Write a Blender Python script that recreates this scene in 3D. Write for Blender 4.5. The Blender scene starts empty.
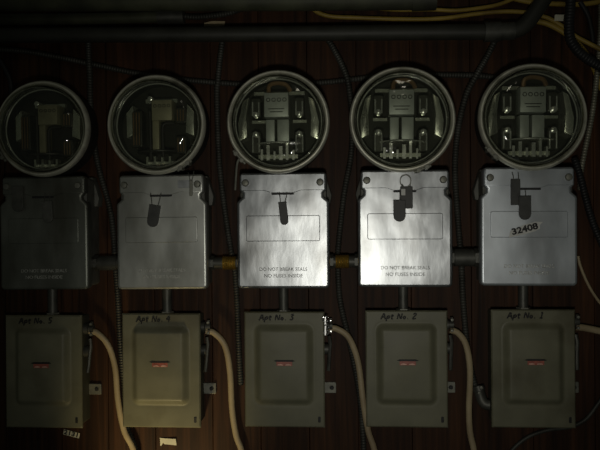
import bpy, bmesh, math, random
from mathutils import Vector, Matrix, noise
random.seed(7)
S = bpy.context.scene
C = S.collection
PI = math.pi
ZC = 1.5                      # height of the picture's middle above the floor

# ------------------------------------------------------------------ camera
F_PX, DIST, YAW, ROLL = 700.0, 1.19, math.radians(4.0), math.radians(0.45)
cd = bpy.data.cameras.new('camera')
cam = bpy.data.objects.new('camera', cd); C.objects.link(cam)
cd.sensor_width = 36.0; cd.lens = F_PX * 36.0 / 600.0
cd.clip_start = 0.02
CAM_POS = Vector((math.sin(YAW) * DIST, -math.cos(YAW) * DIST, ZC))
CAM_ROT = (Matrix.Rotation(YAW, 4, 'Z') @ Matrix.Rotation(PI / 2, 4, 'X') @ Matrix.Rotation(-ROLL, 4, 'Z'))
cam.matrix_world = Matrix.Translation(CAM_POS) @ CAM_ROT
S.camera = cam

def at(px, py, y=0.0):
    """the point of the plane at depth y (the wall is y = 0) that lies at a pixel of the photograph"""
    d = CAM_ROT.to_3x3() @ Vector(((px - 300) / F_PX, (225 - py) / F_PX, -1.0))
    t = (y - CAM_POS.y) / d.y
    return CAM_POS + d * t

# ------------------------------------------------------------------ materials
def lin(r, g, b):
    f = lambda c: c / 12.92 if c <= 0.04045 else ((c + 0.055) / 1.055) ** 2.4
    return (f(r / 255), f(g / 255), f(b / 255), 1)

def new_mat(name):
    m = bpy.data.materials.new(name); m.use_nodes = True
    nt = m.node_tree; b = nt.nodes['Principled BSDF']
    return m, nt, b

def simple(name, col, rough=0.5, metal=0.0, var=0.25, scale=40.0, bump=0.0, spec=0.5, stretch=(1, 1, 1), dirt=None, dirt_scale=9.0, dirt_lo=.55, dirt_hi=.75, warp=0.0):
    """principled material with procedural mottling, an optional second 'dirt' colour and bump"""
    m, nt, b = new_mat(name)
    tc = nt.nodes.new('ShaderNodeTexCoord'); mp = nt.nodes.new('ShaderNodeMapping')
    mp.inputs['Scale'].default_value = stretch
    oi = nt.nodes.new('ShaderNodeObjectInfo')
    ad = nt.nodes.new('ShaderNodeVectorMath'); ad.operation = 'ADD'
    nt.links.new(tc.outputs['Object'], ad.inputs[0]); nt.links.new(oi.outputs['Location'], ad.inputs[1])
    nt.links.new(ad.outputs[0], mp.inputs['Vector'])
    n = nt.nodes.new('ShaderNodeTexNoise'); n.inputs['Scale'].default_value = scale; n.inputs['Detail'].default_value = 6
    nt.links.new(mp.outputs[0], n.inputs['Vector'])
    r = nt.nodes.new('ShaderNodeValToRGB')
    r.color_ramp.elements[0].position = 0.3; r.color_ramp.elements[1].position = 0.7
    r.color_ramp.elements[0].color = tuple(c * (1 - var) for c in col[:3]) + (1,)
    r.color_ramp.elements[1].color = tuple(min(1, c * (1 + var)) for c in col[:3]) + (1,)
    nt.links.new(n.outputs['Fac'], r.inputs['Fac'])
    out = r.outputs['Color']
    if dirt:
        n2 = nt.nodes.new('ShaderNodeTexNoise'); n2.inputs['Scale'].default_value = dirt_scale; n2.inputs['Detail'].default_value = 8
        nt.links.new(mp.outputs[0], n2.inputs['Vector'])
        r2 = nt.nodes.new('ShaderNodeMapRange'); r2.inputs[1].default_value = dirt_lo; r2.inputs[2].default_value = dirt_hi
        nt.links.new(n2.outputs['Fac'], r2.inputs[0])
        mx = nt.nodes.new('ShaderNodeMix'); mx.data_type = 'RGBA'
        nt.links.new(r2.outputs[0], mx.inputs['Factor']); nt.links.new(out, mx.inputs['A']); mx.inputs['B'].default_value = dirt
        out = mx.outputs['Result']
    nt.links.new(out, b.inputs['Base Color'])
    b.inputs['Roughness'].default_value = rough; b.inputs['Metallic'].default_value = metal
    b.inputs['Specular IOR Level'].default_value = spec
    rr_ = nt.nodes.new('ShaderNodeMapRange'); rr_.inputs[3].default_value = max(0, rough - .08); rr_.inputs[4].default_value = min(1, rough + .08)
    nt.links.new(n.outputs['Fac'], rr_.inputs[0]); nt.links.new(rr_.outputs[0], b.inputs['Roughness'])
    if bump:
        bp = nt.nodes.new('ShaderNodeBump'); bp.inputs['Strength'].default_value = bump; bp.inputs['Distance'].default_value = .002
        nt.links.new(n.outputs['Fac'], bp.inputs['Height']); nt.links.new(bp.outputs[0], b.inputs['Normal'])
        if warp:                                        # slow dents in pressed sheet
            nw = nt.nodes.new('ShaderNodeTexNoise'); nw.inputs['Scale'].default_value = 9; nw.inputs['Detail'].default_value = 1.6
            nt.links.new(ad.outputs[0], nw.inputs['Vector'])
            bw = nt.nodes.new('ShaderNodeBump'); bw.inputs['Strength'].default_value = 1; bw.inputs['Distance'].default_value = warp
            nt.links.new(nw.outputs['Fac'], bw.inputs['Height']); nt.links.new(bw.outputs[0], bp.inputs['Normal'])
    return m

def wood_mat():
    m, nt, b = new_mat('dark_stained_wood')
    tc = nt.nodes.new('ShaderNodeTexCoord')
    mp = nt.nodes.new('ShaderNodeMapping'); mp.inputs['Scale'].default_value = (38, 10, 1.6)
    nt.links.new(tc.outputs['Object'], mp.inputs['Vector'])
    n = nt.nodes.new('ShaderNodeTexNoise'); n.inputs['Scale'].default_value = 3; n.inputs['Detail'].default_value = 8; n.inputs['Distortion'].default_value = .6
    nt.links.new(mp.outputs[0], n.inputs['Vector'])
    r = nt.nodes.new('ShaderNodeValToRGB')
    e = r.color_ramp.elements
    e[0].position = .3; e[0].color = (.013, .0058, .0026, 1); e[1].position = .75; e[1].color = (.052, .0215, .0082, 1)
    x = e.new(.52); x.color = (.029, .0122, .0050, 1)
    nt.links.new(n.outputs['Fac'], r.inputs['Fac'])
    # broad tone change from board to board
    mp2 = nt.nodes.new('ShaderNodeMapping'); mp2.inputs['Scale'].default_value = (9, 1, .5)
    nt.links.new(tc.outputs['Object'], mp2.inputs['Vector'])
    n2 = nt.nodes.new('ShaderNodeTexNoise'); n2.inputs['Scale'].default_value = 2; n2.inputs['Detail'].default_value = 3
    nt.links.new(mp2.outputs[0], n2.inputs['Vector'])
    mr = nt.nodes.new('ShaderNodeMapRange'); mr.inputs[1].default_value = .3; mr.inputs[2].default_value = .7
    mr.inputs[3].default_value = .8; mr.inputs[4].default_value = 1.8
    nt.links.new(n2.outputs['Fac'], mr.inputs[0])
    mx = nt.nodes.new('ShaderNodeVectorMath'); mx.operation = 'SCALE'
    nt.links.new(r.outputs['Color'], mx.inputs[0]); nt.links.new(mr.outputs[0], mx.inputs['Scale'])
    nt.links.new(mx.outputs[0], b.inputs['Base Color'])
    b.inputs['Roughness'].default_value = .6; b.inputs['Specular IOR Level'].default_value = .2
    bp = nt.nodes.new('ShaderNodeBump'); bp.inputs['Strength'].default_value = .35; bp.inputs['Distance'].default_value = .002
    nt.links.new(n.outputs['Fac'], bp.inputs['Height']); nt.links.new(bp.outputs[0], b.inputs['Normal'])
    return m

def glass_mat():
    m = bpy.data.materials.new('meter_glass'); m.use_nodes = True
    nt = m.node_tree; nt.nodes.clear()
    o = nt.nodes.new('ShaderNodeOutputMaterial'); mix = nt.nodes.new('ShaderNodeMixShader')
    t = nt.nodes.new('ShaderNodeBsdfTransparent'); t.inputs['Color'].default_value = (.90, .91, .86, 1)
    g = nt.nodes.new('ShaderNodeBsdfGlossy'); g.inputs['Roughness'].default_value = .05
    tg = nt.nodes.new('ShaderNodeTexCoord'); ng = nt.nodes.new('ShaderNodeTexNoise'); ng.inputs['Scale'].default_value = 55; ng.inputs['Detail'].default_value = 1
    nt.links.new(tg.outputs['Object'], ng.inputs['Vector'])
    bg = nt.nodes.new('ShaderNodeBump'); bg.inputs['Strength'].default_value = 1; bg.inputs['Distance'].default_value = .0013
    nt.links.new(ng.outputs['Fac'], bg.inputs['Height']); nt.links.new(bg.outputs[0], g.inputs['Normal'])
    lw = nt.nodes.new('ShaderNodeLayerWeight'); lw.inputs['Blend'].default_value = .5
    p = nt.nodes.new('ShaderNodeMath'); p.operation = 'POWER'; p.inputs[1].default_value = 4.5
    nt.links.new(lw.outputs['Facing'], p.inputs[0])
    a = nt.nodes.new('ShaderNodeMath'); a.operation = 'MULTIPLY_ADD'; a.inputs[1].default_value = .9; a.inputs[2].default_value = .045
    nt.links.new(p.outputs[0], a.inputs[0])
    nt.links.new(a.outputs[0], mix.inputs[0]); nt.links.new(t.outputs[0], mix.inputs[1]); nt.links.new(g.outputs[0], mix.inputs[2])
    # film of dust
    d = nt.nodes.new('ShaderNodeBsdfDiffuse'); d.inputs['Color'].default_value = (.42, .42, .34, 1)
    n = nt.nodes.new('ShaderNodeTexNoise'); n.inputs['Scale'].default_value = 22; n.inputs['Detail'].default_value = 6
    tc = nt.nodes.new('ShaderNodeTexCoord'); nt.links.new(tc.outputs['Object'], n.inputs['Vector'])
    mr = nt.nodes.new('ShaderNodeMapRange'); mr.inputs[1].default_value = .4; mr.inputs[2].default_value = .8; mr.inputs[3].default_value = .004; mr.inputs[4].default_value = .02
    nt.links.new(n.outputs['Fac'], mr.inputs[0])
    mix2 = nt.nodes.new('ShaderNodeMixShader')
    nt.links.new(mr.outputs[0], mix2.inputs[0]); nt.links.new(mix.outputs[0], mix2.inputs[1]); nt.links.new(d.outputs[0], mix2.inputs[2])
    nt.links.new(mix2.outputs[0], o.inputs['Surface'])
    return m

M = {}
M['wood'] = wood_mat()
M['glass'] = glass_mat()
M['alu'] = simple('worn_aluminium', (.50, .52, .53, 1), .33, .90, .22, 45, .12, warp=.0042, stretch=(1.2, 1, .5), dirt=(.20, .20, .19, 1), dirt_scale=16, dirt_lo=.45, dirt_hi=.80)  # second colour holds grime and also blotchy reflections painted in
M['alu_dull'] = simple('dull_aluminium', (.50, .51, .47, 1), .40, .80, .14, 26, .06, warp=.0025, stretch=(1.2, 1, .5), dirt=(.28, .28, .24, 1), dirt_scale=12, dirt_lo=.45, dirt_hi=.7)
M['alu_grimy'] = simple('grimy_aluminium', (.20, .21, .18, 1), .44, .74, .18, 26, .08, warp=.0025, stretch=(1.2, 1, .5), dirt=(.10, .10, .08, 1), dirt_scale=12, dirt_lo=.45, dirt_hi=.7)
M['alu_blue'] = simple('cool_aluminium', (.60, .64, .67, 1), .42, .82, .10, 30, .05, warp=.0042, stretch=(1.2, 1, .5), dirt=(.40, .42, .43, 1), dirt_scale=12, dirt_lo=.5, dirt_hi=.75)
M['letter'] = simple('tarnished_lettering', (.13, .13, .12, 1), .5, .6, .2, 200)
M['letter_pale'] = simple('rubbed_lettering', (.50, .50, .46, 1), .4, .5, .3, 200)
M['ring'] = simple('grey_ring_metal', (.66, .65, .53, 1), .36, .5, .15, 60, .05, dirt=(.2, .19, .14, 1), dirt_scale=20)
M['body'] = simple('dark_cast_housing', (.10, .10, .085, 1), .6, .3, .3, 50, .2)
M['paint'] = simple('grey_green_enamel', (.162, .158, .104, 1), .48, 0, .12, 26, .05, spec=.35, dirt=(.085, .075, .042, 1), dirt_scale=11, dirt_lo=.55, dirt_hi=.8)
M['paint_shaded'] = simple('grey_green_enamel_shaded', (.06, .06, .042, 1), .55, 0, .2, 30, .05, spec=.3)  # same enamel as the door, darkened so the box sides look shaded
M['steel'] = simple('dark_steel', (.085, .085, .072, 1), .5, .5, .3, 60, .1)
M['bright'] = simple('bright_zinc', (.72, .72, .70, 1), .22, .95, .1, 60)
M['lug'] = simple('galvanised_lug', (.20, .20, .165, 1), .5, .5, .25, 60, .1)
M['pipe'] = simple('grimy_green_grey_pipe', (.080, .084, .050, 1), .6, .15, .35, 22, .2, dirt=(.035, .034, .026, 1), dirt_scale=9, dirt_lo=.45, dirt_hi=.7)
M['pipe_dark'] = simple('sooty_pipe', (.036, .036, .028, 1), .55, .15, .3, 22, .2)
M['flex'] = simple('dusty_steel_armour', (.062, .062, .052, 1), .55, .4, .35, 40, .1)
M['flex_light'] = simple('pale_steel_armour', (.30, .29, .22, 1), .45, .55, .3, 40, .1)
M['rubber'] = simple('black_rubber', (.018, .018, .018, 1), .5, 0, .3, 60, .1)
M['yellow'] = simple('yellow_cable_jacket', (.36, .25, .045, 1), .5, 0, .25, 20, dirt=(.14, .09, .02, 1), dirt_scale=14)
M['beige'] = simple('beige_cable_jacket', (.40, .32, .19, 1), .5, 0, .12, 30, dirt=(.22, .16, .09, 1), dirt_scale=14, dirt_lo=.5, dirt_hi=.8)
M['brass'] = simple('brass_bushing', (.62, .40, .08, 1), .35, .85, .25, 80)
M['seal'] = simple('lead_seal', (.055, .056, .052, 1), .55, .2, .25, 90, .1)
M['seal_grimy'] = simple('grimy_seal', (.085, .087, .074, 1), .55, .3, .25, 90, .1)
M['paper'] = simple('paper', (.62, .60, .47, 1), .8, 0, .08, 60)
M['sticker'] = simple('pale_sticker', (.60, .60, .56, 1), .6, 0, .12, 80)
M['ink'] = simple('black_ink', (.012, .012, .012, 1), .6, 0, .1, 80)
M['red'] = simple('red_enamel', (.34, .10, .07, 1), .4, 0, .25, 120)
M['pink'] = simple('pink_highlight_enamel', (.62, .36, .28, 1), .4, .1, .2, 120)  # for the pink highlights painted onto the red badge
M['plate_grey'] = simple('register_plate', (.44, .47, .45, 1), .45, .35, .10, 60)
M['plate_olive'] = simple('olive_register_plate', (.32, .30, .20, 1), .5, .3, .15, 60)
M['copper'] = simple('brown_coil', (.22, .13, .06, 1), .45, .3, .25, 80)
M['chrome'] = simple('mechanism_metal', (.85, .86, .82, 1), .25, .75, .15, 80)
M['magnet'] = simple('grey_magnet', (.07, .07, .065, 1), .4, .5, .2, 60)
M['inner'] = simple('meter_back', (.020, .020, .016, 1), .6, .1, .3, 40)

# ------------------------------------------------------------------ mesh helpers
def mesh_obj(name, bm, mat, parent=None, sharp=35):
    bmesh.ops.recalc_face_normals(bm, faces=bm.faces)
    for f in bm.faces: f.smooth = True
    thr = math.radians(sharp)
    for e in bm.edges:
        if len(e.link_faces) != 2 or e.calc_face_angle(0) > thr or any(len(f.verts) > 6 for f in e.link_faces): e.smooth = False
    me = bpy.data.meshes.new(name); bm.to_mesh(me); bm.free()
    me.materials.append(mat)
    o = bpy.data.objects.new(name, me); C.objects.link(o)
    if parent is not None: o.parent = parent
    return o

def rrect(w, h, r, n=5, cx=0, cz=0):
    pts = []
    for (sx, sz, a0) in ((1, -1, -90), (1, 1, 0), (-1, 1, 90), (-1, -1, 180)):
        for k in range(n + 1):
            a = math.radians(a0 + 90 * k / n)
            pts.append((cx + sx * (w / 2 - r) + r * math.cos(a), cz + sz * (h / 2 - r) + r * math.sin(a)))
    return pts

def inset(pts, d):
    out = []; n = len(pts)
    for i in range(n):
        p0 = Vector(pts[i - 1]); p1 = Vector(pts[i]); p2 = Vector(pts[(i + 1) % n])
        a = (p1 - p0); b = (p2 - p1)
        if a.length < 1e-9 or b.length < 1e-9: out.append(tuple(p1)); continue
        a.normalize(); b.normalize()
        na = Vector((-a.y, a.x)); nb = Vector((-b.y, b.x))
        m = na + nb
        m = m / max(m.length_squared, .3) * 2
        out.append(tuple(p1 + m * d))
    return out

def prism(bm, pts, y0, y1, bev=0.0, seg=3):
    """outline in x,z (counter-clockwise), from y0 (back) to y1 (front), front edge rounded by bev"""
    rings = [[(x, y0, z) for x, z in pts]]
    s = -1 if y1 < y0 else 1
    if bev > 0:
        for k in range(seg + 1):
            a = PI / 2 * k / seg
            q = inset(pts, bev * (1 - math.cos(a)))
            rings.append([(x, y1 - s * bev * (1 - math.sin(a)), z) for x, z in q])
    else:
        rings.append([(x, y1, z) for x, z in pts])
    vs = [[bm.verts.new(p) for p in r] for r in rings]
    n = len(pts)
    for a, b in zip(vs, vs[1:]):
        for i in range(n):
            bm.faces.new((a[i], a[(i + 1) % n], b[(i + 1) % n], b[i]))
    bm.faces.new(vs[0]); bm.faces.new(vs[-1])

def box(bm, c, s):
    x, y, z = c; a, b, d = (v / 2 for v in s)
    v = [bm.verts.new((x + i * a, y + j * b, z + k * d)) for i in (-1, 1) for j in (-1, 1) for k in (-1, 1)]
    for q in ((0, 1, 3, 2), (4, 6, 7, 5), (0, 4, 5, 1), (2, 3, 7, 6), (0, 2, 6, 4), (1, 5, 7, 3)):
        bm.faces.new([v[i] for i in q])

def lathe(bm, prof, n=64, c=(0, 0, 0), closed=False, axis='Y'):
    """prof: (radius, y) pairs turned about an axis through c"""
    rings = []
    for r, y in prof:
        if r < 1e-6:
            p = {'Y': (0, y, 0), 'Z': (0, 0, y), 'X': (y, 0, 0)}[axis]
            rings.append([bm.verts.new((c[0] + p[0], c[1] + p[1], c[2] + p[2]))]); continue
        ring = []
        for k in range(n):
            a = 2 * PI * k / n; u, v = r * math.cos(a), r * math.sin(a)
            p = {'Y': (u, y, v), 'Z': (u, v, y), 'X': (y, u, v)}[axis]
            ring.append(bm.verts.new((c[0] + p[0], c[1] + p[1], c[2] + p[2])))
        rings.append(ring)
    prs = list(zip(rings, rings[1:]))
    if closed: prs.append((rings[-1], rings[0]))
    for a, b in prs:
        for k in range(n):
            k2 = (k + 1) % n
            if len(a) == 1 and len(b) == 1: continue
            if len(a) == 1: bm.faces.new((a[0], b[k], b[k2]))
            elif len(b) == 1: bm.faces.new((a[k], b[0], a[k2]))
            else: bm.faces.new((a[k], b[k], b[k2], a[k2]))
    if not closed:
        for r in (rings[0], rings[-1]):
            if len(r) > 1: bm.faces.new(r)

def catmull(P, step):
    P = [Vector(p) for p in P]
    if len(P) == 2: P = [P[0], (P[0] + P[1]) / 2, P[1]]
    Q = [2 * P[0] - P[1]] + P + [2 * P[-1] - P[-2]]
    dense = []
    for i in range(1, len(Q) - 2):
        a, b, c, d = Q[i - 1:i + 3]
        for k in range(24):
            t = k / 24
            dense.append(.5 * ((2 * b) + (c - a) * t + (2 * a - 5 * b + 4 * c - d) * t * t + (3 * b - a - 3 * c + d) * t ** 3))
    dense.append(P[-1])
    out = [dense[0]]; acc = 0.0
    for p, q in zip(dense, dense[1:]):
        L = (q - p).length; t = step - acc
        while t < L:
            out.append(p.lerp(q, t / L)); t += step
        acc = (acc + L) % step
    if (out[-1] - dense[-1]).length > step * .3: out.append(dense[-1])
    return out

def tube(bm, P, r, step=.006, n=10, ridge=0.0, pitch=.006, flat=1.0, smooth=True):
    """round (or flattened) tube along a smooth path; ridge > 0 makes interlocked armour turns of that depth"""
    pts = catmull(P, pitch / 4 if ridge else step) if smooth else [Vector(p) for p in P]
    up = None; rings = []
    for i, p in enumerate(pts):
        t = (pts[min(i + 1, len(pts) - 1)] - pts[max(i - 1, 0)]).normalized()
        if up is None:
            up = Vector((0, -1, 0)) if abs(t.y) < .9 else Vector((0, 0, 1))
        up = (up - t * up.dot(t)).normalized(); side = t.cross(up)
        rr = r - (ridge * (0, .35, 1, .35)[i % 4] if ridge else 0)
        rings.append([bm.verts.new(p + side * (rr * math.cos(2 * PI * k / n)) + up * (rr * flat * math.sin(2 * PI * k / n))) for k in range(n)])
    for a, b in zip(rings, rings[1:]):
        for k in range(n):
            bm.faces.new((a[k], a[(k + 1) % n], b[(k + 1) % n], b[k]))
    bm.faces.new(rings[0]); bm.faces.new(rings[-1])

def text_obj(name, body, size, mat, parent, loc, depth=.0004, rot=0.0, shear=0.0, space=1.0, width=None, bold=0.0):
    cu = bpy.data.curves.new(name, 'FONT'); cu.body = body; cu.size = size; cu.align_x = 'CENTER'; cu.align_y = 'CENTER'
    cu.extrude = depth; cu.offset = bold; cu.shear = shear; cu.space_character = space; cu.resolution_u = 3
    tmp = bpy.data.objects.new('tmp', cu); C.objects.link(tmp)
    dg = bpy.context.evaluated_depsgraph_get()
    me = bpy.data.meshes.new_from_object(tmp.evaluated_get(dg)); bpy.data.objects.remove(tmp)
    if width:
        w = max(v.co.x for v in me.vertices) - min(v.co.x for v in me.vertices)
        for v in me.vertices: v.co.x *= width / w
    me.transform(Matrix.Rotation(PI / 2, 4, 'X')); me.transform(Matrix.Rotation(-rot, 4, 'Y'))
    me.name = name; me.materials.clear(); me.materials.append(mat)
    o = bpy.data.objects.new(name, me); C.objects.link(o); o.parent = parent; o.location = loc
    return o

def tag(o, label, cat, group=None):
    o['label'] = label; o['category'] = cat
    if group: o['group'] = group
    return o

def thing(name, loc, label, cat, group=None, tilt=0.0):
    o = bpy.data.objects.new(name, None); C.objects.link(o)
    o.location = loc; o.rotation_euler = (0, tilt, 0); o.empty_display_size = .02
    return tag(o, label, cat, group)

# ------------------------------------------------------------------ the wall: vertical boards with fine joints
bm = bmesh.new()
x = -1.15
rw = random.Random(3)
while x < 1.15:
    w = rw.choice((.083, .083, .09, .1))
    prism(bm, [(x, ZC - .85), (x + w - .0008, ZC - .85), (x + w - .0008, ZC + .75), (x, ZC + .75)], .02, 0.0 + rw.uniform(0, .0004), .0006, 1)
    x += w
box(bm, (0, .03, ZC - .05), (2.4, .02, 1.7))
wall = mesh_obj('wall_back', bm, M['wood']); wall['kind'] = 'structure'

# ------------------------------------------------------------------ meters
Y_RING, Y_COVER, Y_BOX = -.088, -.066, -.052
RADIUS = .0795

def make_meter(px, py, label, variant, latch_deg, tilt, scale=1.0):
    p = at(px, py, Y_RING); R = RADIUS * scale
    t = thing('electric_meter', (p.x, 0, p.z), label, 'electric meter', 'round glass meters', tilt)
    bm = bmesh.new()
    lathe(bm, [(.042, 0), (.042, -.026), (R - .010, -.028), (R - .003, -.034), (R - .002, -.070), (R - .012, -.072), (R - .012, -.040), (0, -.040)], 72)
    mesh_obj('base', bm, M['inner'], t)
    bm = bmesh.new()                                    # clamp ring, rounded section
    prof = []
    for k in range(14):
        a = 2 * PI * k / 14
        prof.append((R - .0040 + .0040 * math.cos(a), -.079 + .009 * math.sin(a)))
    lathe(bm, prof, 96, closed=True)
    ring = mesh_obj('clamp_ring', bm, M['ring'], t)
    a = math.radians(latch_deg); c = ((R + .001) * math.cos(a), -.080, (R + .001) * math.sin(a))
    bm = bmesh.new()
    tx, tz = -math.sin(a), math.cos(a)
    for s in (-1, 1):
        tube(bm, [(c[0] + tx * s * .007, -.072, c[2] + tz * s * .007), (c[0] + tx * s * .007 , -.091, c[2] + tz * s * .007)], .0035, smooth=False)
    tube(bm, [(c[0] - tx * .014, -.084, c[2] - tz * .014), (c[0] + tx * .014, -.084, c[2] + tz * .014)], .0022, smooth=False)
    mesh_obj('clamp_screw', bm, M['lug'], ring)
    if latch_deg == 222 and px < 400:                   # loose end of the clamp hanging beside the cover
        bm = bmesh.new(); tube(bm, [(c[0], -.080, c[2]), (c[0] - .0045, -.081, c[2] - .012), (c[0] - .0075, -.082, c[2] - .052)], .0018, .003, 8)
        mesh_obj('clamp_tail', bm, M['lug'], ring)
    # glass: hollow shell, low dome with a round shoulder
    r0 = R - .0085; outer = [(r0, -.074), (r0 - .0005, -.090)]
    for k in range(1, 9):
        q = PI / 2 * k / 8
        outer.append((r0 - .0005 - .020 * (1 - math.cos(q)), -.090 - .020 * math.sin(q)))
    rl = outer[-1][0]
    for k in range(1, 7): outer.append((rl * (1 - k / 6), -.110 - .004 * (1 - (1 - k / 6) ** 2)))
    th = .003
    inner = [(0 if r < 1e-6 else max(r - th * (1 if y > -.1 else .4), 0), y + (th if y < -.095 else 0)) for r, y in outer][::-1]
    bm = bmesh.new()
    lathe(bm, outer + inner + [outer[0]], 96, closed=False)
    bmesh.ops.remove_doubles(bm, verts=bm.verts, dist=1e-6)
    mesh_obj('glass_cover', bm, M['glass'], t, 60)
    bm = bmesh.new()                                    # chrome bead added to catch highlights, as the bright line of the glass rim
    lathe(bm, [(R - .0130 + .0014 * math.cos(2 * PI * k / 10), -.0735 + .0014 * math.sin(2 * PI * k / 10)) for k in range(10)], 96, closed=True)
    mesh_obj('rim_glint_bead', bm, M['chrome'], t)
    # ---- mechanism
    u = R / 52.0                                        # one picture pixel at the meter's face
    def rect(x0, z0, x1, z1, y0, y1, mat, name, par=t, bev=.0006):
        bm = bmesh.new(); prism(bm, [(x0 * u, z0 * u), (x1 * u, z0 * u), (x1 * u, z1 * u), (x0 * u, z1 * u)], y0, y1, bev, 2)
        return mesh_obj(name, bm, mat, par)
    bm = bmesh.new()
    if variant == 'coils':
        # pressed frame: side cheeks, cross bars, foot bars
        for s in (-1, 1):
            prism(bm, [(v * u, w * u) for v, w in ([(s * 40, -18), (s * 41, 0), (s * 36, 22), (s * 30, 26), (s * 33, 6), (s * 32, -14)])][::s], -.040, -.074, .001, 2)
            box(bm, (s * 21 * u, -.058, 2 * u), (14 * u, .006, 3 * u))
        box(bm, (0, -.056, 31 * u), (52 * u, .008, 3.5 * u))
        fr = mesh_obj('frame', bm, M['chrome'], t)
        pl = rect(-13, 4, 11, 28, -.06, -.092, M['plate_grey'], 'register_plate')
        bm = bmesh.new()
        for k in range(4): lathe(bm, [(2.1 * u, -.0918), (2.1 * u, -.0926), (1.4 * u, -.0926), (1.4 * u, -.0918)], 16, ((-9 + 5.4 * k) * u, 0, 21 * u), closed=True)
        mesh_obj('dial', bm, M['inner'], pl)
        bm = bmesh.new(); box(bm, (-1 * u, -.0922, 12 * u), (16 * u, .0006, .8 * u)); box(bm, (-1 * u, -.0922, 9 * u), (13 * u, .0006, .8 * u))
        mesh_obj('print', bm, M['inner'], pl)
        bm = bmesh.new()
        tube(bm, [(-9 * u, -.082, 29 * u), (-8 * u, -.086, 36 * u), (0, -.087, 38 * u), (9 * u, -.086, 36 * u), (13 * u, -.082, 30 * u)], 2.2 * u, n=8, step=.004)
        mesh_obj('lifting_arch', bm, M['copper'], t)
        rect(-12, -20, -3.4, 2, -.06, -.084, M['plate_grey'], 'pole_plate')
        rect(-.6, -20, 11, 2, -.06, -.084, M['plate_grey'], 'pole_plate')
        bm = bmesh.new(); lathe(bm, [(0, -20.6 * u), (27 * u, -20.6 * u), (27 * u, -21.8 * u), (0, -21.8 * u)], 48, (0, -.074 + 27 * u - .018, 0), axis='Z')
        mesh_obj('rotor_disk', bm, M['chrome'], t)
        for s in (-1, 1):
            for z0, z1 in ((-31, -9), (6, 25)):
                cx = s * 22 - 1
                bm = bmesh.new(); prism(bm, rrect(10 * u, (z1 - z0) * u, 2 * u, 3, cx * u, (z0 + z1) / 2 * u), -.045, -.072, .0012, 2)
                mg = mesh_obj('magnet', bm, M['magnet'], t)
                bm = bmesh.new()
                tube(bm, [((cx + 3.2) * u, -.0745, (z0 + 1) * u), ((cx + 3.2) * u, -.0745, (z1 - 4) * u)], .9 * u, n=8, smooth=False)
                tube(bm, [((cx - 3.2) * u, -.0745, (z0 + 1) * u), ((cx - 3.2) * u, -.0745, (z1 - 4) * u)], .9 * u, n=8, smooth=False)
                lathe(bm, [(0, -.071), (3.4 * u, -.071), (3.0 * u, -.078), (1 * u, -.0795), (0, -.0795)], 16, (cx * u, 0, (z1 - 3) * u if z0 < 0 else (z0 + 2) * u))
                mesh_obj('magnet_clip', bm, M['chrome'], mg)
        bm = bmesh.new()
        for k in range(6):
            xx = (-17 + 6.4 * k) * u; hh = (11, 15, 9, 14, 16, 10)[k] * u
            box(bm, (xx, -.070, -38 * u + hh / 2), ((2.4, 3.2, 2.0, 3.6, 2.6, 2)[k] * u, .012, hh))
        box(bm, (-1 * u, -.062, -34 * u), (40 * u, .010, 4 * u))
        mesh_obj('terminal_comb', bm, M['chrome'], t)
    else:
        for s, w in ((-1, 34), (1, 38)):
            prism(bm, [(v * u, q * u) for v, q in ([(s * w, -12), (s * w, 14), (s * (w - 7), 22), (s * (w - 9), -8)])][::s], -.040, -.070, .001, 2)
        box(bm, (2 * u, -.055, 27 * u), (34 * u, .008, 4 * u))
        mesh_obj('frame', bm, M['chrome'], t)
        pl = rect(-4, 4, 17, 25, -.055, -.085, M['plate_olive'], 'register_plate')
        bm = bmesh.new()
        for k in range(4): lathe(bm, [(1.8 * u, -.0848), (1.8 * u, -.0856), (1.2 * u, -.0856), (1.2 * u, -.0848)], 16, ((-.5 + 4.8 * k) * u, 0, 19 * u), closed=True)
        mesh_obj('dial', bm, M['inner'], pl)
        rect(-4.5, -26, 2.4, 4, -.055, -.080, M['plate_olive'], 'pole_plate')
        bm = bmesh.new()                                # dark inverted U
        tube(bm, [(6 * u, -.078, -34 * u), (6 * u, -.080, -6 * u), (7.5 * u, -.080, 0), (13 * u, -.080, 1.5 * u), (20 * u, -.080, 1 * u)], 1.9 * u, n=8, step=.004)
        tube(bm, [(-7 * u, -.078, -36 * u), (-7 * u, -.080, 14 * u)], 1.8 * u, n=8)
        mesh_obj('yoke', bm, M['inner'], t)
        bm = bmesh.new(); lathe(bm, [(0, -27 * u), (25 * u, -27 * u), (25 * u, -28.2 * u), (0, -28.2 * u)], 48, (0, -.074 + 25 * u - .016, 0), axis='Z')
        mesh_obj('rotor_disk', bm, M['magnet'], t)
        for cx, z0, z1 in ((-23, -22, 16), (24, -30, -12), (24, 2, 18)):
            bm = bmesh.new(); prism(bm, rrect(11 * u, (z1 - z0) * u, 2 * u, 3, cx * u, (z0 + z1) / 2 * u), -.045, -.070, .0012, 2)
            mg = mesh_obj('magnet', bm, M['magnet'], t)
            bm = bmesh.new()
            for d in (-3, 0, 3): tube(bm, [((cx + d) * u, -.072, (z0 + 2) * u), ((cx + d) * u, -.072, (z1 - 2) * u)], .7 * u, n=8, smooth=False)
            mesh_obj('winding', bm, M['copper'], mg)
        bm = bmesh.new()
        box(bm, (0, -.060, -39 * u), (30 * u, .004, 3 * u))
        for k in range(4): box(bm, ((-12 + 8 * k) * u, -.066, -37 * u), (2.2 * u, .012, 9 * u))
        mesh_obj('terminal_comb', bm, M['chrome'], t)
        bm = bmesh.new(); lathe(bm, [(0, -.060), (3 * u, -.060), (2.6 * u, -.083), (0, -.085)], 16, (-6 * u, 0, 27 * u))
        mesh_obj('pivot_stud', bm, M['chrome'], t)
    return t

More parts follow.
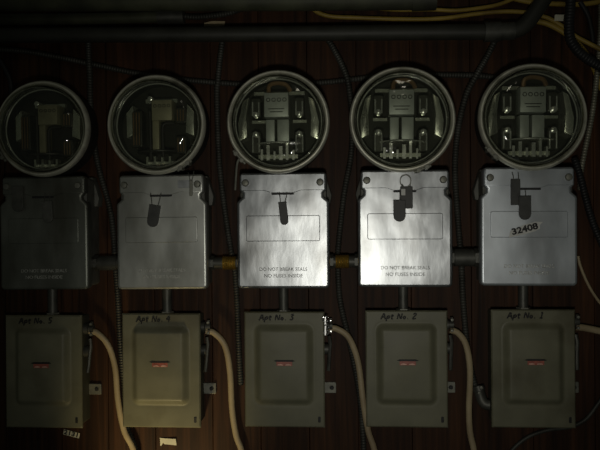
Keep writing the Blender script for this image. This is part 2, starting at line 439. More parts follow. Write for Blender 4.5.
meters = [
    (41.0, 128.2, 'round glass meter in a tarnished ring above the dullest cover, touching the photo edge', 'yoke', -150, -.012, .985),
    (155.2, 124, 'round glass meter with olive works above the cover over the box marked Apt No. 4', 'yoke', -56, -.010, 1.01),
    (277.6, 121.2, 'round glass meter above the bright cover with one narrow tilted seal tag', 'coils', 222, 0, 1.035),
    (402.5, 118.8, 'round glass meter with grey plates inside above the brightest cover, box marked Apt No. 2', 'coils', -68, .01, 1.045),
    (533.5, 116.5, 'round glass meter above the cover with the 32408 sticker, below the bent pipe', 'coils', 222, .012, 1.045),
]
for a in meters: make_meter(*a)

# ------------------------------------------------------------------ meter sockets (aluminium covers)
CW, CH = .1495, .187          # cover size
def make_socket(px, py, label, mat, tilt):
    """px, py: middle of the cover's face"""
    p = at(px, py, Y_COVER)
    t = thing('meter_socket', (p.x, 0, p.z), label, 'meter socket', 'meter sockets with pressed covers', tilt)
    h, w = CH / 2, CW / 2
    e = w - .0045
    bm = bmesh.new()
    prism(bm, rrect(CW - .010, CH - .006, .006), 0, -.056, .001, 2)
    mesh_obj('housing', bm, M['body'], t)
    bm = bmesh.new()                                    # flared back plate behind the top corners
    prism(bm, [(-w, h - .050), (w, h - .050), (w + .003, h - .036), (w - .008, h), (-w + .008, h), (-w - .003, h - .036)], 0, -.020, .002, 2)
    mesh_obj('back_plate', bm, M['body'], t)
    r = .007
    out = []
    for cx, cz, a0, sx in ((w - r, -h + r, -90, 1),):
        out += [(cx + r * math.cos(math.radians(a0 + 90 * k / 5)), cz + r * math.sin(math.radians(a0 + 90 * k / 5))) for k in range(6)]
    right = out + [(w, h - .050), (w - .0012, h - .046), (e - .0045, h - .039), (e - .005, h - .034), (e, h - .028), (e, h - .006)]
    right += [(e - .006 + .006 * math.cos(math.radians(90 * k / 4)), h - .006 + .006 * math.sin(math.radians(90 * k / 4))) for k in range(1, 5)]
    pts = right + [(-x, z) for x, z in reversed(right)]
    bm = bmesh.new(); prism(bm, pts, -.050, Y_COVER, .0045, 5)
    cov = mesh_obj('cover', bm, mat, t)
    bm = bmesh.new(); prism(bm, rrect(.119, .0415, .003, 4, 0, .0035), Y_COVER + .001, Y_COVER - .0013, .0010, 4)
    mesh_obj('raised_panel', bm, mat, cov)
    bm = bmesh.new()                                    # folded strip across the top with a shallow V
    prism(bm, [(-e + .003, h - .029), (-.030, h - .029), (-.018, h - .033), (.018, h - .033), (.030, h - .029), (e - .003, h - .029), (e - .003, h - .003), (-e + .003, h - .003)], Y_COVER + .001, Y_COVER - .0014, .0008, 2)
    st = mesh_obj('hasp_strip', bm, mat, cov)
    for s in (-1, 1):
        bm = bmesh.new(); lathe(bm, [(0, Y_COVER), (.0058, Y_COVER), (.0058, Y_COVER - .003), (.0045, Y_COVER - .0055), (.0012, Y_COVER - .006), (0, Y_COVER - .006)], 20, (s * (e - .010), 0, h - .0165))
        mesh_obj('bolt', bm, M['lug'], cov)
    bm = bmesh.new(); prism(bm, rrect(.036, .0032, .001, 3, 0, h - .0345), Y_COVER + .001, Y_COVER - .0018, .0003, 2)
    mesh_obj('seal_slot', bm, M['ink'], cov)
    lm = M['letter'] if mat is M['alu'] else M['letter_pale']
    text_obj('lettering', 'DO NOT BREAK SEALS', .0078, lm, cov, (0, Y_COVER - .0004, -h + .031), .0005, width=.077)
    text_obj('lettering', 'NO FUSES INSIDE', .0078, lm, cov, (0, Y_COVER - .0004, -h + .0205), .0005, width=.062)
    return t

sockets = [
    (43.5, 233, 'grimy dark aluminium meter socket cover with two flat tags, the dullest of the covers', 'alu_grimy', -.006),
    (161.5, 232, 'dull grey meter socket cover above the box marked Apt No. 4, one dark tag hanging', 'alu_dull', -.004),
    (283, 230.5, 'shiny meter socket cover above the box marked Apt No. 3, glaring at its lower right', 'alu', 0),
    (405, 228.5, 'brightest meter socket cover, two overlapping dark tags, above the box marked Apt No. 2', 'alu', .003),
    (529, 226.5, 'bluish grey meter socket cover with the 32408 sticker on its panel', 'alu_blue', .006),
]
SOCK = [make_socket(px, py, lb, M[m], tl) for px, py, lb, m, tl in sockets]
bm = bmesh.new(); prism(bm, rrect(.021, .0125, .001, 3, .0385, CH / 2 - .016), Y_COVER + .001, Y_COVER - .0019, .0003, 2)
o = mesh_obj('foil_patch', bm, M['alu'], SOCK[1].children[2]); o['label'] = 'clean pale metal patch'

# ------------------------------------------------------------------ seals hanging from the covers
def make_seal(px, py, w, h, top_px, label, mat='seal', tilt=0.0, rounded=True, lift=0.0, wires=True):
    """px, py: middle of the tag; top_px: picture points the wires hang from"""
    y = Y_COVER - .004 - lift
    p = at(px, py, y)
    t = thing('wire_seal', (p.x, p.y, p.z), label, 'seal', 'seal tags on the meter sockets')
    bm = bmesh.new()
    if rounded:
        pts = [(w / 2 * math.cos(math.radians(a)), -h / 2 + w / 2 + w / 2 * math.sin(math.radians(a))) for a in range(180, 361, 20)] + [(w / 2, h / 2), (-w / 2, h / 2)]
    else:
        pts = rrect(w, h, .0012, 3)
    c, s = math.cos(tilt), math.sin(tilt)
    pts = [(x * c - z * s, x * s + z * c) for x, z in pts]
    prism(bm, pts, .0016, -.0016, .0006, 2)
    mesh_obj('tag', bm, M[mat], t)
    if wires:
        bm = bmesh.new()
        for k, (tx, ty) in enumerate(top_px):
            q = at(tx, ty, y) - p
            xo = (-.25 + .5 * k / max(1, len(top_px) - 1)) * w if len(top_px) > 1 else 0
            b0 = Vector((xo * c - h * .42 * s, -.0012, xo * s + h * .42 * c))
            tube(bm, [b0, (b0 + q) / 2 + Vector((.0008, -.001, 0)), q], .0007, .003, 6)
        mesh_obj('wire', bm, M['steel'], t)
    return t

make_seal(17.5, 199, .019, .042, [(17, 184)], 'wide flat grimy tag at the bolt side of the dullest cover, blending into it', 'seal_grimy', lift=.002, wires=False)
make_seal(47.5, 212, .017, .036, [(45, 193), (50, 193)], 'grimy tag under the slot of the dullest cover, hardly darker than the metal', 'seal_grimy', .05)
make_seal(153.5, 216, .0185, .036, [(150.5, 193), (161, 193)], 'dark rounded tag hanging from two wires on the dull grey cover over box 4', 'seal', -.16)
make_seal(283.5, 213.5, .0130, .037, [(279, 192), (287, 192)], 'narrow dark tag tilted on two wires on the cover over box 3', 'seal', .10)
up = make_seal(406.5, 197.5, .0195, .035, [(402, 184), (410, 184)], 'squarish dark tag with a pale corner, the upper of two on the brightest cover', 'seal', 0, rounded=False)
bm = bmesh.new(); prism(bm, rrect(.0065, .010, .0006, 2, -.0052, .0085), -.001, -.0021)
mesh_obj('pale_patch', bm, M['sticker'], up)['label'] = 'pale corner patch'
make_seal(399.5, 211, .0190, .034, [(399.5, 190)], 'dark round-ended tag, the lower of two on the brightest cover', 'seal', 0, lift=.0045)
make_seal(515.5, 192, .0145, .041, [(512, 172), (518, 172)], 'long square-ended dark tag, the upper of two on the cover with the sticker', 'seal', 0, rounded=False)
make_seal(525, 208, .0185, .037, [(525, 190)], 'dark round-ended tag touching the panel edge of the cover with the sticker', 'seal', 0, lift=.0045)
make_seal(191, 188, .0052, .026, [(188, 172), (194, 171)], 'thin metal seal dangling from the clamp of the meter over box 4', 'lug', .0, rounded=False)

# wire loop at the tags of the brightest cover, seen as a small ring
p = at(405.5, 181, Y_COVER - .006)
bm = bmesh.new()
tube(bm, [(p.x + .0085 * math.cos(a), p.y - .002 * math.sin(a), p.z + .0095 * math.sin(a)) for a in [2 * PI * k / 16 for k in range(17)]], .0008, .002, 6)
tag(mesh_obj('wire_loop', bm, M['lug']), 'thin round wire loop holding the seals below the meter on the brightest cover', 'wire')

# sticker on the fifth cover
p = at(526, 229, Y_COVER - .0020)
t = thing('number_sticker', p, 'small pale torn sticker reading 32408 on a meter socket cover', 'sticker')
bm = bmesh.new()
c, s = math.cos(.24), math.sin(.24)
prism(bm, [(x * c - z * s, x * s + z * c) for x, z in [(-.029, -.0065), (-.008, -.0075), (.012, -.0068), (.021, -.0045), (.022, .001), (.028, .0045), (.016, .0078), (-.002, .0068), (-.016, .0048), (-.024, .003)]], .0005, -.0002)
mesh_obj('paper', bm, M['sticker'], t)
text_obj('digits', '32408', .0135, M['ink'], t, (-.002, -.0005, -.0002), .0002, .24, width=.041, bold=.0005)

# ------------------------------------------------------------------ switch boxes
BW, BH = .1315, .189
def strokes(word):
    """hand drawn marker strokes for the few characters needed; unit cell about 1 wide, 1 tall"""
    G = {'A': [[(0, 0), (.35, 1), (.7, 0)], [(.1, .4), (.6, .42)]], 'p': [[(.05, -.35), (.1, .6)], [(.08, .5), (.4, .6), (.5, .3), (.1, .12)]],
         't': [[(.2, .85), (.2, .1), (.4, .05)], [(0, .6), (.45, .62)]], 'N': [[(0, 0), (.06, .95), (.55, .05), (.62, 1)]],
         'o': [[(.25, .5), (.05, .3), (.2, .02), (.42, .2), (.25, .5)]], '.': [[(.1, 0), (.2, .05)]], ' ': [],
         '1': [[(.2, .8), (.32, 1), (.30, 0)], [(.05, 0), (.5, 0)]], '2': [[(.05, .75), (.3, 1), (.5, .75), (.05, .02), (.6, .05)]],
         '3': [[(.05, .95), (.5, .95), (.25, .6), (.5, .3), (.3, 0), (.02, .1)]], '4': [[(.35, 1), (.02, .4), (.6, .42)], [(.45, .75), (.42, -.1)]],
         '5': [[(.55, 1), (.12, .98), (.1, .6), (.45, .5), (.42, .1), (.05, .02)]]}
    W = {' ': .45, '.': .4, 'N': .85, 'A': .85}
    x = 0; out = []
    for ch in word:
        for s_ in G[ch]: out.append([(x + a, b) for a, b in s_])
        x += W.get(ch, .68)
    return out, x

def make_switch(px, py, no, label, width_mm=None, cable_y=20, tilt=0.0, lever=True, chain=False):
    p = at(px, py, Y_BOX)
    t = thing('switch_box', (p.x, 0, p.z), label, 'switch box', 'grey green fused switch boxes', tilt)
    w, h = BW / 2, BH / 2
    bm = bmesh.new(); prism(bm, rrect(BW - .006, BH - .006, .004), 0, -.040, .001, 2)
    mesh_obj('body', bm, M['paint_shaded'], t)
    # door: pressed sheet with a broad soft pillow, thick edge
    nx, nz = 66, 92
    def height(xx, zz):
        cx, cz, a, b, r = -.0005, .0085, .0490, .0665, .013
        dx = abs(xx - cx) - (a - r); dz = abs(zz - cz) - (b - r)
        d = math.hypot(max(dx, 0), max(dz, 0)) + min(max(dx, dz), 0) - r
        k = min(1, max(0, (-d) / .0125)); k = k * k * (3 - 2 * k)
        g = math.exp(-(d / .0022) ** 2) * .0006
        e = min(w - abs(xx), h - abs(zz)); rim = max(0, 1 - e / .0025)
        dent = .0007 * noise.noise(Vector((xx * 22 + no * 3, zz * 22, no * 5.1)))
        g *= .6; k2 = k * (1 + .22 * (1 - ((xx - cx) / a) ** 2) * (1 - ((zz - cz) / b) ** 2))
        return .0088 * k2 - g - .0022 * rim ** 2 + dent * k
    bm = bmesh.new(); V = []
    for i in range(nx + 1):
        col = []
        for j in range(nz + 1):
            xx, zz = -w + BW * i / nx, -h + BH * j / nz
            col.append(bm.verts.new((xx, Y_BOX + .0065 - height(xx, zz), zz)))
        V.append(col)
    for i in range(nx):
        for j in range(nz): bm.faces.new((V[i][j], V[i + 1][j], V[i + 1][j + 1], V[i][j + 1]))
    loop = [V[i][0] for i in range(nx)] + [V[nx][j] for j in range(nz)] + [V[i][nz] for i in range(nx, 0, -1)] + [V[0][j] for j in range(nz, 0, -1)]
    bk = [bm.verts.new((v.co.x, -.0395, v.co.z)) for v in loop]
    for i in range(len(loop)):
        k = (i + 1) % len(loop); bm.faces.new((loop[i], loop[k], bk[k], bk[i]))
    bm.faces.new(bk)
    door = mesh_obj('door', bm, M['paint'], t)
    # badge
    yb = Y_BOX - .0040
    bm = bmesh.new(); prism(bm, rrect(.026, .0085, .001, 3, .001, .0125), yb + .006, yb - .0006, .0003, 2)
    badge = mesh_obj('badge', bm, M['red'], door); badge['label'] = 'small red enamel badge'
    bm = bmesh.new(); prism(bm, [(-.0165, .0162), (-.012, .0150), (.014, .0150), (.0185, .0162), (.014, .0180), (-.012, .0180)], yb + .006, yb - .0010, .0002, 1)
    mesh_obj('badge_bar', bm, M['ink'], badge)
    bm = bmesh.new()
    for cx in (-.0055, .0075): prism(bm, [(cx - .005, .0090), (cx + .004, .0090), (cx + .005, .0102), (cx + .001, .0116), (cx - .004, .0110)], yb + .002, yb - .0010, .0002, 1)
    mesh_obj('badge_highlight', bm, M['pink'], badge)
    # marker writing along the top edge
    st, wd = strokes('Apt No. %d' % no)
    sc = .0100; bm = bmesh.new()
    for s_ in st:
        P = [(-.041 + a * sc + b * .0018, Y_BOX + .0054, h - .0138 + b * .0090 + (a / wd) * .001) for a, b in s_]
        if len(P) == 2: tube(bm, P, .0011, .001, 6, flat=.5)
        else: tube(bm, P, .0011, .0008, 6, flat=.5)
    mesh_obj('handwriting', bm, M['ink'], door)
    # slotted latch low on the right
    bm = bmesh.new(); prism(bm, rrect(.0042, .0095, .0012, 3, w - .009, -h + .0135), Y_BOX + .008, Y_BOX + .0055, .0005, 2)
    la = mesh_obj('latch', bm, M['ink'], door)
    # lug on the wall, right
    bm = bmesh.new(); lathe_c = (w + .008, 0, -h + .056)
    prism(bm, rrect(.028, .0185, .002, 3, w + .004, -h + .056), 0, -.004, .0008, 2)
    lug = mesh_obj('mounting_lug', bm, M['lug'], t)
    bm = bmesh.new(); lathe(bm, [(0, -.003), (.0036, -.003), (.0036, -.0045), (.0026, -.0056), (0, -.0056)], 16, (w + .0105, 0, -h + .056))
    mesh_obj('lug_screw', bm, M['ink'], lug)
    # lever on the right side
    if lever:
        bm = bmesh.new()
        xs = w + .003
        lathe(bm, [(0, w - .004), (.009, w - .004), (.009, w + .006), (.004, w + .008), (0, w + .008)], 20, (0, -.022, .030), axis='X')
        tube(bm, [(xs + .004, -.024, .052), (xs + .006, -.026, .040), (xs + .005, -.028, .028), (xs + .004, -.030, .010), (xs + .003, -.034, -.004)], .0032, .004, 8)
        mesh_obj('switch_lever', bm, M['steel'], t)
    # cable clamp
    cz = h - cable_y * .0016
    bm = bmesh.new(); lathe(bm, [(0, w - .004), (.0095, w - .004), (.0095, w + .004), (.0065, w + .005), (.0065, w + .013), (0, w + .013)], 20, (0, -.022, cz), axis='X')
    box(bm, (w + .010, -.022, cz + .008), (.004, .005, .008)); box(bm, (w + .010, -.022, cz - .008), (.004, .005, .008))
    cl = mesh_obj('cable_clamp', bm, M['steel'], t)
    bm = bmesh.new()
    for s in (-1, 1): lathe(bm, [(0, -.028), (.0028, -.028), (.0022, -.031), (0, -.0315)], 12, (w + .010, 0, cz + s * .0088))
    mesh_obj('clamp_screw', bm, M['bright' if chain else 'lug'], cl)
    if chain:                                           # shiny split links at the clamp
        bm = bmesh.new()
        for k, (dx, dz, r_) in enumerate(((-.001, .014, .0046), (.002, .003, .0034), (.000, -.007, .0040))):
            P = [(w + .003 + dx + r_ * math.cos(a), -.047 + .001 * math.sin(2 * a), cz + dz + r_ * math.sin(a)) for a in [.5 + (5.3 * q / 14) + k for q in range(15)]]
            tube(bm, P, .0012, .0015, 8)
        box(bm, (w + .002, -.040, cz + .003), (.002, .016, .030))
        mesh_obj('wire_links', bm, M['bright'], t)['label'] = 'three shiny wire links'
    return t

switches = [
    (41.6, 372.5, 5, 'grey green switch box marked Apt No. 5 above a crooked number label', False),
    (160, 371.5, 4, 'grey green switch box marked Apt No. 4 above a bent white paper scrap', False),
    (284, 370.5, 3, 'grey green switch box marked Apt No. 3 with shiny links at its cable', True),
    (407, 370, 2, 'grey green switch box marked Apt No. 2 below the brightest cover', False),
    (534.6, 369.8, 1, 'grey green switch box marked Apt No. 1 with an elbow connector on its side', False),
]
for px, py, no, lb, ch in switches: make_switch(px, py, no, lb, chain=ch, cable_y=16 if no > 1 else 14)

# ------------------------------------------------------------------ nipples: socket to switch, socket to socket
def bar(name, a, b, r, mat, label, cat, group=None, nuts=(), parts=()):
    a, b = Vector(a), Vector(b); mid = (a + b) / 2
    t = thing(name, mid, label, cat, group)
    bm = bmesh.new(); tube(bm, [a - mid, b - mid], r, smooth=False, n=20)
    mesh_obj('tube', bm, M[mat], t)
    d = (b - a)
    for f, rr, L, m, nm in nuts:
        c = a + d * f - mid; n = d.normalized() * L / 2
        bm = bmesh.new(); 
        if nm == 'bushing':
            tube(bm, [c - n, c + n], rr, n=28, ridge=.0012, pitch=.004)
        else: tube(bm, [c - n, c + n], rr, smooth=False, n=6 if nm == 'locknut' else 22)
        mesh_obj(nm, bm, M[m], t)
    return t
vn = [(52.5, 290, 317), (167, 289, 315), (283.5, 287, 314), (403, 285, 313), (523, 284, 312)]
for k, (px, y0, y1) in enumerate(vn):
    no = 5 - k
    sx = SOCK[k].location
    top = Vector((at(px, y0, -.026).x, -.026, sx.z - CH / 2 + .0028)); bot = at(px, 373 - k * .7, Y_BOX)
    bot = Vector((top.x, -.026, bot.z + BH / 2 - .0025))
    bar('conduit_nipple', top, bot, .0080, 'steel', 'short upright grey conduit between the socket and the box marked Apt No. %d' % no, 'conduit', 'short upright conduits',
        nuts=((.93, .0115, .004, 'lug', 'locknut'),))
gaps = [(0, 1, 263, .5, 'steel', 'dark coupling between the dullest cover and the dull grey cover', .0125),
        (1, 2, 263, .62, 'brass', 'coupling with a ridged brass bushing beside the cover over box 4', .0115),
        (2, 3, 261.5, .45, 'brass', 'coupling with a glinting brass bushing between the two brightest covers', .0115),
        (3, 4, 257.5, .5, 'steel', 'thick dark coupling between the brightest cover and the cover with the sticker', .0145)]
for i, j, py, f, m, lb, r in gaps:
    a = SOCK[i].location.x + CW / 2 - .005; b = SOCK[j].location.x - CW / 2 + .005
    z = at((sockets[i][0] + sockets[j][0]) / 2, py, -.034).z
    bar('conduit_coupling', (a, -.034, z), (b, -.034, z), r * .86, 'steel', lb, 'conduit', 'couplings between the sockets',
        nuts=((f, r, .022 if m == 'brass' else .030, m, 'bushing' if m == 'brass' else 'sleeve'), (.13, r * 1.05, .006, 'steel', 'locknut'), (.87, r * 1.05, .006, 'steel', 'locknut')))

# ------------------------------------------------------------------ cables, hoses and pipes
def run(name, P, r, mat, label, cat, group=None, ridge=0.0, pitch=.006, flat=1.0, n=10):
    """P: picture points with their depth from the wall"""
    pts = [at(*q) for q in P]
    bm = bmesh.new(); tube(bm, pts, r, .006, n, ridge, pitch, flat)
    return tag(mesh_obj(name, bm, M[mat], None, 50), label, cat, group)

g = 'beige cables from the switch boxes'
run('beige_cable', [(89, 331, -.022), (97, 333, -.022), (108, 345, -.021), (115, 367, -.018), (118, 400, -.018), (124, 430, -.018), (136, 462, -.018), (136, 540, -.018)], .0052, 'beige', 'beige cable curving down from the box marked Apt No. 5', 'cable', g, flat=.75)
run('beige_cable', [(206, 331, -.022), (214, 333, -.022), (225, 346, -.021), (230, 372, -.018), (232, 408, -.012), (236, 435, -.010), (243, 462, -.010), (243, 540, -.010)], .0052, 'beige', 'beige cable curving down from the box marked Apt No. 4', 'cable', g, flat=.75)
run('beige_cable', [(328, 328, -.022), (337, 329, -.022), (349, 338, -.021), (358, 362, -.018), (363, 400, -.018), (368, 430, -.018), (376, 462, -.018), (376, 540, -.018)], .0052, 'beige', 'beige cable curving down from the box marked Apt No. 3', 'cable', g, flat=.75)
run('beige_cable', [(450, 330, -.022), (458, 333, -.022), (466, 345, -.021), (470, 370, -.018), (469, 408, -.012), (470, 432, -.010), (475, 462, -.010), (475, 540, -.010)], .0052, 'beige', 'beige cable curving down from the box marked Apt No. 2', 'cable', g, flat=.75)
run('beige_cable', [(576, 327, -.022), (585, 328, -.022), (600, 331, -.022), (625, 336, -.018)], .0056, 'beige', 'beige cable leaving the box marked Apt No. 1 sideways', 'cable', g, flat=.75)

g = 'armoured conduits down the wall'
A = dict(ridge=.0014, pitch=.0046, n=12)
run('flexible_conduit', [(88, 30, -.012), (89, 60, -.026), (90, 78, -.026), (91, 110, -.014), (97, 160, -.008), (109, 205, -.0075), (113, 230, -.0075), (115, 262, -.0085), (118, 300, -.008), (120, 340, -.008), (124, 385, -.008), (127, 425, -.0065), (138, 462, -.0065), (138, 540, -.0065)], .0052, 'flex', 'dusty armoured conduit passing between the sockets over box 5 and box 4', 'conduit', g, **A)
run('flexible_conduit', [(224, 28, -.012), (220, 60, -.020), (218, 80, -.026), (217, 100, -.022), (220, 170, -.010), (230, 245, -.008), (234, 262, -.008), (237, 300, -.008), (239, 350, -.008), (241, 385, -.008)], .0052, 'flex', 'dusty armoured conduit passing the brass bushing beside the cover over box 4', 'conduit', g, **A)
run('flexible_conduit', [(320, 28, -.012), (333, 48, -.014), (344, 70, -.024), (349, 88, -.026), (352, 120, -.012), (351, 155, -.010), (344, 195, -.009), (339, 240, -.008), (338, 262, -.008), (340, 300, -.008), (349, 340, -.008), (358, 385, -.0065), (362, 420, -.0065), (364, 462, -.0065), (364, 540, -.0065)], .0052, 'flex', 'dusty armoured conduit winding down between the two brightest covers', 'conduit', g, **A)
run('flexible_conduit', [(497, 36, -.014), (488, 55, -.014), (476, 76, -.024), (466, 96, -.020), (458, 130, -.010), (455, 170, -.009), (458, 220, -.008), (461, 258, -.0085), (463, 300, -.008), (467, 345, -.008), (473, 378, -.010), (478, 392, -.012), (484, 402, -.014)], .0054, 'flex', 'dusty armoured conduit running down to the elbow on the box marked Apt No. 1', 'conduit', g, **A)
run('flexible_conduit', [(-160, 40, -.010), (-30, 46, -.010), (0, 49, -.010), (30, 52, -.010), (62, 58, -.010), (100, 66, -.010), (140, 74, -.010), (185, 80, -.010), (235, 84, -.010), (280, 85, -.010), (330, 82, -.010), (385, 76, -.010), (430, 75, -.010), (480, 76, -.010), (505, 80, -.010)], .0050, 'flex', 'long armoured conduit sagging sideways behind the glass meters', 'conduit', None, **A)
run('flexible_conduit', [(574, 158, -.030), (579, 172, -.030), (586, 200, -.026), (594, 226, -.020), (610, 262, -.014)], .0058, 'rubber', 'black ribbed hose beside the cover with the sticker', 'hose', None, **A)
run('flexible_conduit', [(601, 5, -.020), (600, 40, -.020), (597, 75, -.020), (592, 115, -.020), (585, 150, -.018), (581, 172, -.012), (580, 190, -.008)], .0048, 'flex_light', 'pale armoured conduit down the edge past the meter over the 32408 sticker', 'conduit', None, **A)
run('thin_cable', [(578, 256, -.010), (580, 265, -.010), (586, 280, -.010), (593, 293, -.010), (602, 305, -.010), (615, 318, -.010)], .0024, 'beige', 'thin pale wire running out below the cover with the sticker', 'wire')
run('thin_cable', [(500, 468, -.006), (512, 450, -.006), (528, 437, -.006), (548, 430, -.006), (570, 427, -.006), (586, 419, -.006), (597, 405, -.006), (615, 380, -.006)], .0032, 'flex', 'thin dark cable looping under the box marked Apt No. 1', 'cable')
run('black_cable', [(0, 60, -.006), (6, 70, -.006), (11, 84, -.006), (12, 110, -.006)], .004, 'rubber', 'short black cable dropping behind the meter over box 5', 'cable')

# elbow connector of the box marked 1
p = at(488, 398, -.020)
t = thing('elbow_connector', p, 'dark elbow connector joining the armoured conduit to the box marked Apt No. 1', 'connector')
bm = bmesh.new()
P = [at(479, 390, -.016) - p, at(481.5, 399, -.018) - p, at(485, 404, -.020) - p, at(490.5, 405, -.022) - p]
tube(bm, P, .0088, .003, 14)
mesh_obj('elbow', bm, M['steel'], t)
bm = bmesh.new(); tube(bm, [at(477.8, 386, -.014) - p, at(479.5, 391, -.016) - p], .0102, smooth=False, n=16)
mesh_obj('clamp', bm, M['steel'], t)
bm = bmesh.new()
for dz in (-.003, .006): lathe(bm, [(0, -.012), (.003, -.012), (.0024, -.0145), (0, -.015)], 12, (P[0].x + dz * .4, P[0].y + .004, P[0].z + dz))
mesh_obj('clamp_screw', bm, M['lug'], t)

# pipes along the top
def pipe(name, P, r, mat, label, collars=(), cap=False):
    pts = [at(*q) for q in P]; mid = pts[0]
    t = thing(name, mid, label, 'pipe')
    bm = bmesh.new(); tube(bm, [q - mid for q in pts], r, .008, 24)
    mesh_obj('tube', bm, M[mat], t)
    for a, b, rr, m in collars:
        bm = bmesh.new(); qa, qb = at(*a) - mid, at(*b) - mid
        tube(bm, [qa, qa.lerp(qb, .1), qa.lerp(qb, .9), qb], rr, n=24, smooth=False)
        mesh_obj('collar', bm, M[m], t)
    return t
pipe('iron_pipe', [(-220, 1.5, -.050), (150, 1.0, -.050), (300, .5, -.050), (418, -.5, -.050)], .0165, 'pipe', 'grimy greenish pipe along the very top, ending in a cap above the yellow cable',
     collars=(((412, -.5, -.050), (436, -1.5, -.050), .0185, 'pipe'),))
pipe('iron_pipe', [(-220, 20.5, -.014), (60, 19, -.014), (165, 17, -.014)], .0095, 'pipe', 'thinner greenish pipe tucked between the two thick pipes',
     collars=(((158, 17.2, -.014), (184, 16.6, -.014), .0120, 'steel'),))
pipe('iron_pipe', [(-220, 36.5, -.042), (100, 35, -.042), (250, 34, -.042), (400, 32.5, -.042), (480, 32, -.042), (512, 31, -.042), (524, 26, -.042), (534, 14, -.042), (546, -4, -.042), (560, -26, -.042)], .0125, 'pipe_dark', 'thick dark pipe above the meters bending upwards at its far end',
     collars=(((484, 32, -.042), (500, 31.6, -.042), .0158, 'steel'), ((500, 31.6, -.042), (514, 30.8, -.042), .0140, 'steel')))
run('flexible_conduit', [(183, 16.5, -.014), (200, 17, -.014), (225, 14, -.014), (245, 8, -.012)], .005, 'flex', 'short armoured conduit leaving the end of the thinner pipe', 'conduit', None, **A)

g = 'yellow cables along the top'
run('yellow_cable', [(306, -6, -.012), (311, 6, -.012), (318, 12.5, -.012), (332, 16.5, -.012), (360, 17.8, -.012), (400, 19, -.012), (440, 18.5, -.012), (475, 14, -.010), (505, 11.5, -.010), (530, 12.5, -.010)], .0036, 'yellow', 'yellow cable hanging in a long bow above the thick dark pipe', 'cable', g)
run('yellow_cable', [(370, 8, -.022), (400, 10, -.022), (430, 9.5, -.022), (455, 10.5, -.022), (480, 8, -.020), (500, 4, -.016), (520, -4, -.014)], .0032, 'yellow', 'yellow cable emerging by the cap of the topmost pipe', 'cable', g)
run('yellow_cable', [(528, 20, -.010), (545, 23, -.010), (560, 30, -.010), (574, 40, -.010), (585, 52, -.010), (594, 68, -.010), (602, 90, -.010)], .0046, 'yellow', 'yellow cable sweeping down to the edge past the bent pipe, the lower of two', 'cable', g)
run('yellow_cable', [(532, 14, -.014), (548, 18, -.014), (562, 26, -.014), (575, 36, -.020), (590, 44, -.024), (606, 52, -.026)], .0036, 'yellow', 'thinner yellow cable sweeping down past the bent pipe, the upper of two', 'cable', g)
run('yellow_cable', [(495, -6, -.008), (530, 2, -.008), (560, 4, -.008), (585, 4, -.008), (620, -2, -.008)], .0042, 'yellow', 'yellow cable crossing the top edge behind the black hose', 'cable', g)
run('black_hose', [(571, -14, -.034), (570.5, 6, -.034), (569, 22, -.034), (570, 38, -.034), (577, 50, -.034), (589, 60, -.032), (606, 70, -.030)], .0082, 'rubber', 'black ribbed hose bending over the yellow cables', 'hose', None, ridge=.0012, pitch=.005, n=14)
run('black_cable', [(580, 2, -.012), (588, 16, -.012), (592, 34, -.013), (593, 44, -.014)], .0040, 'rubber', 'short black cable behind the ribbed hose', 'cable')

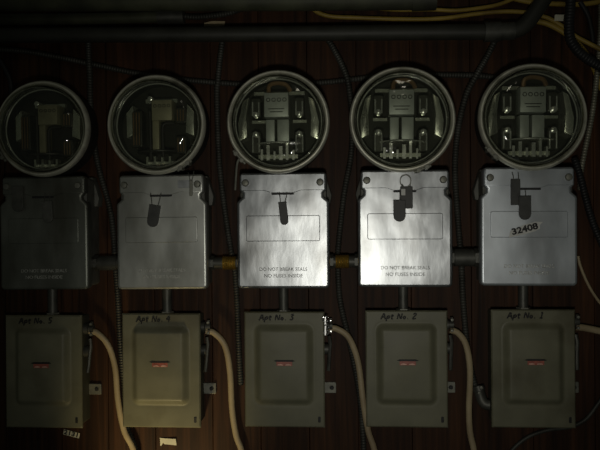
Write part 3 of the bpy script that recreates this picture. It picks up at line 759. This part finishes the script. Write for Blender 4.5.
# paper scraps
def scrap(name, px, py, y, pts, mat, label, rot, digits=None, size=.008, width=None, bend=0):
    p = at(px, py, y)
    t = thing(name, p, label, 'label')
    c, s = math.cos(rot), math.sin(rot); bm = bmesh.new()
    prism(bm, [(x * c - z * s, x * s + z * c) for x, z in pts], .0004, -.0002)
    if bend: 
        for v in bm.verts: v.co.y -= bend * max(0, v.co.x + .004) ** 2 * 60
    mesh_obj('paper', bm, M[mat], t)
    if digits: text_obj('digits', digits, size, M['ink'], t, (0, -.0005, 0), .0002, rot, width=width, bold=.0003)
scrap('number_label', 71.5, 433.8, -.0008, [(-.0145, -.0045), (.0145, -.0045), (.0145, .0045), (-.0145, .0045)], 'paper', 'small crooked printed number label on the boards under the box marked Apt No. 5', -.24, '2131', .0105, .025)
scrap('paper_scrap', 168, 441, -.0010, [(-.0140, .0055), (-.0095, .0047), (.0140, .0042), (.0155, -.0065), (-.0060, -.0055), (-.0085, -.0030), (-.0115, -.0085), (-.0135, -.0085)], 'paper', 'bent white paper scrap on the boards under the box marked Apt No. 4', 0, bend=.1)
scrap('cardboard_scrap', 214, 24.5, -.006, [(-.017, -.004), (.018, -.003), (.019, .005), (-.003, .006), (-.017, .003)], 'beige', 'dusty cardboard scrap showing above the thick pipe beside the thinner pipe', 0)
scrap('paper_tag', 559, 18, -.020, [(-.007, -.005), (.007, -.0045), (.0075, .006), (-.007, .005)], 'paper', 'small pale paper tag among the yellow cables beside the black hose', -.1)

# ------------------------------------------------------------------ light: a hand-held flash just under the lens, a weak warm torch, dim room
def spot(name, loc, target, energy, size, blend, radius, col):
    l = bpy.data.lights.new(name, 'SPOT'); l.energy = energy; l.spot_size = math.radians(size); l.spot_blend = blend; l.shadow_soft_size = radius; l.color = col
    o = bpy.data.objects.new(name, l); C.objects.link(o); o.location = loc
    o.rotation_euler = (Vector(target) - Vector(loc)).to_track_quat('-Z', 'Y').to_euler()
    return o
spot('camera_flash', CAM_POS + Vector((.00, .02, -.13)), at(335, 255, 0), 8.0, 66, 1.0, .03, (1.0, .97, .88))
spot('torch', Vector((at(150, 470).x, -.30, ZC - .66)), at(165, 425, 0), 5.0, 50, 1.0, .03, (1.0, .78, .38))
l = bpy.data.lights.new('glint_light', 'POINT'); l.energy = .9; l.shadow_soft_size = .06; l.color = (1, .92, .74)  # unseen overhead light, added for glints on the glass domes
o = bpy.data.objects.new('glint_light', l); C.objects.link(o); o.location = (.25, -1.5, ZC + .95)
w = bpy.data.worlds.new('dim_basement'); S.world = w; w.use_nodes = True
w.node_tree.nodes['Background'].inputs['Color'].default_value = (.85, .95, .8, 1)
w.node_tree.nodes['Background'].inputs['Strength'].default_value = .02

S.view_settings.view_transform = 'Standard'; S.view_settings.look = 'None'
S.view_settings.exposure = 0.0; S.view_settings.gamma = 1.0; S.view_settings.use_curve_mapping = False
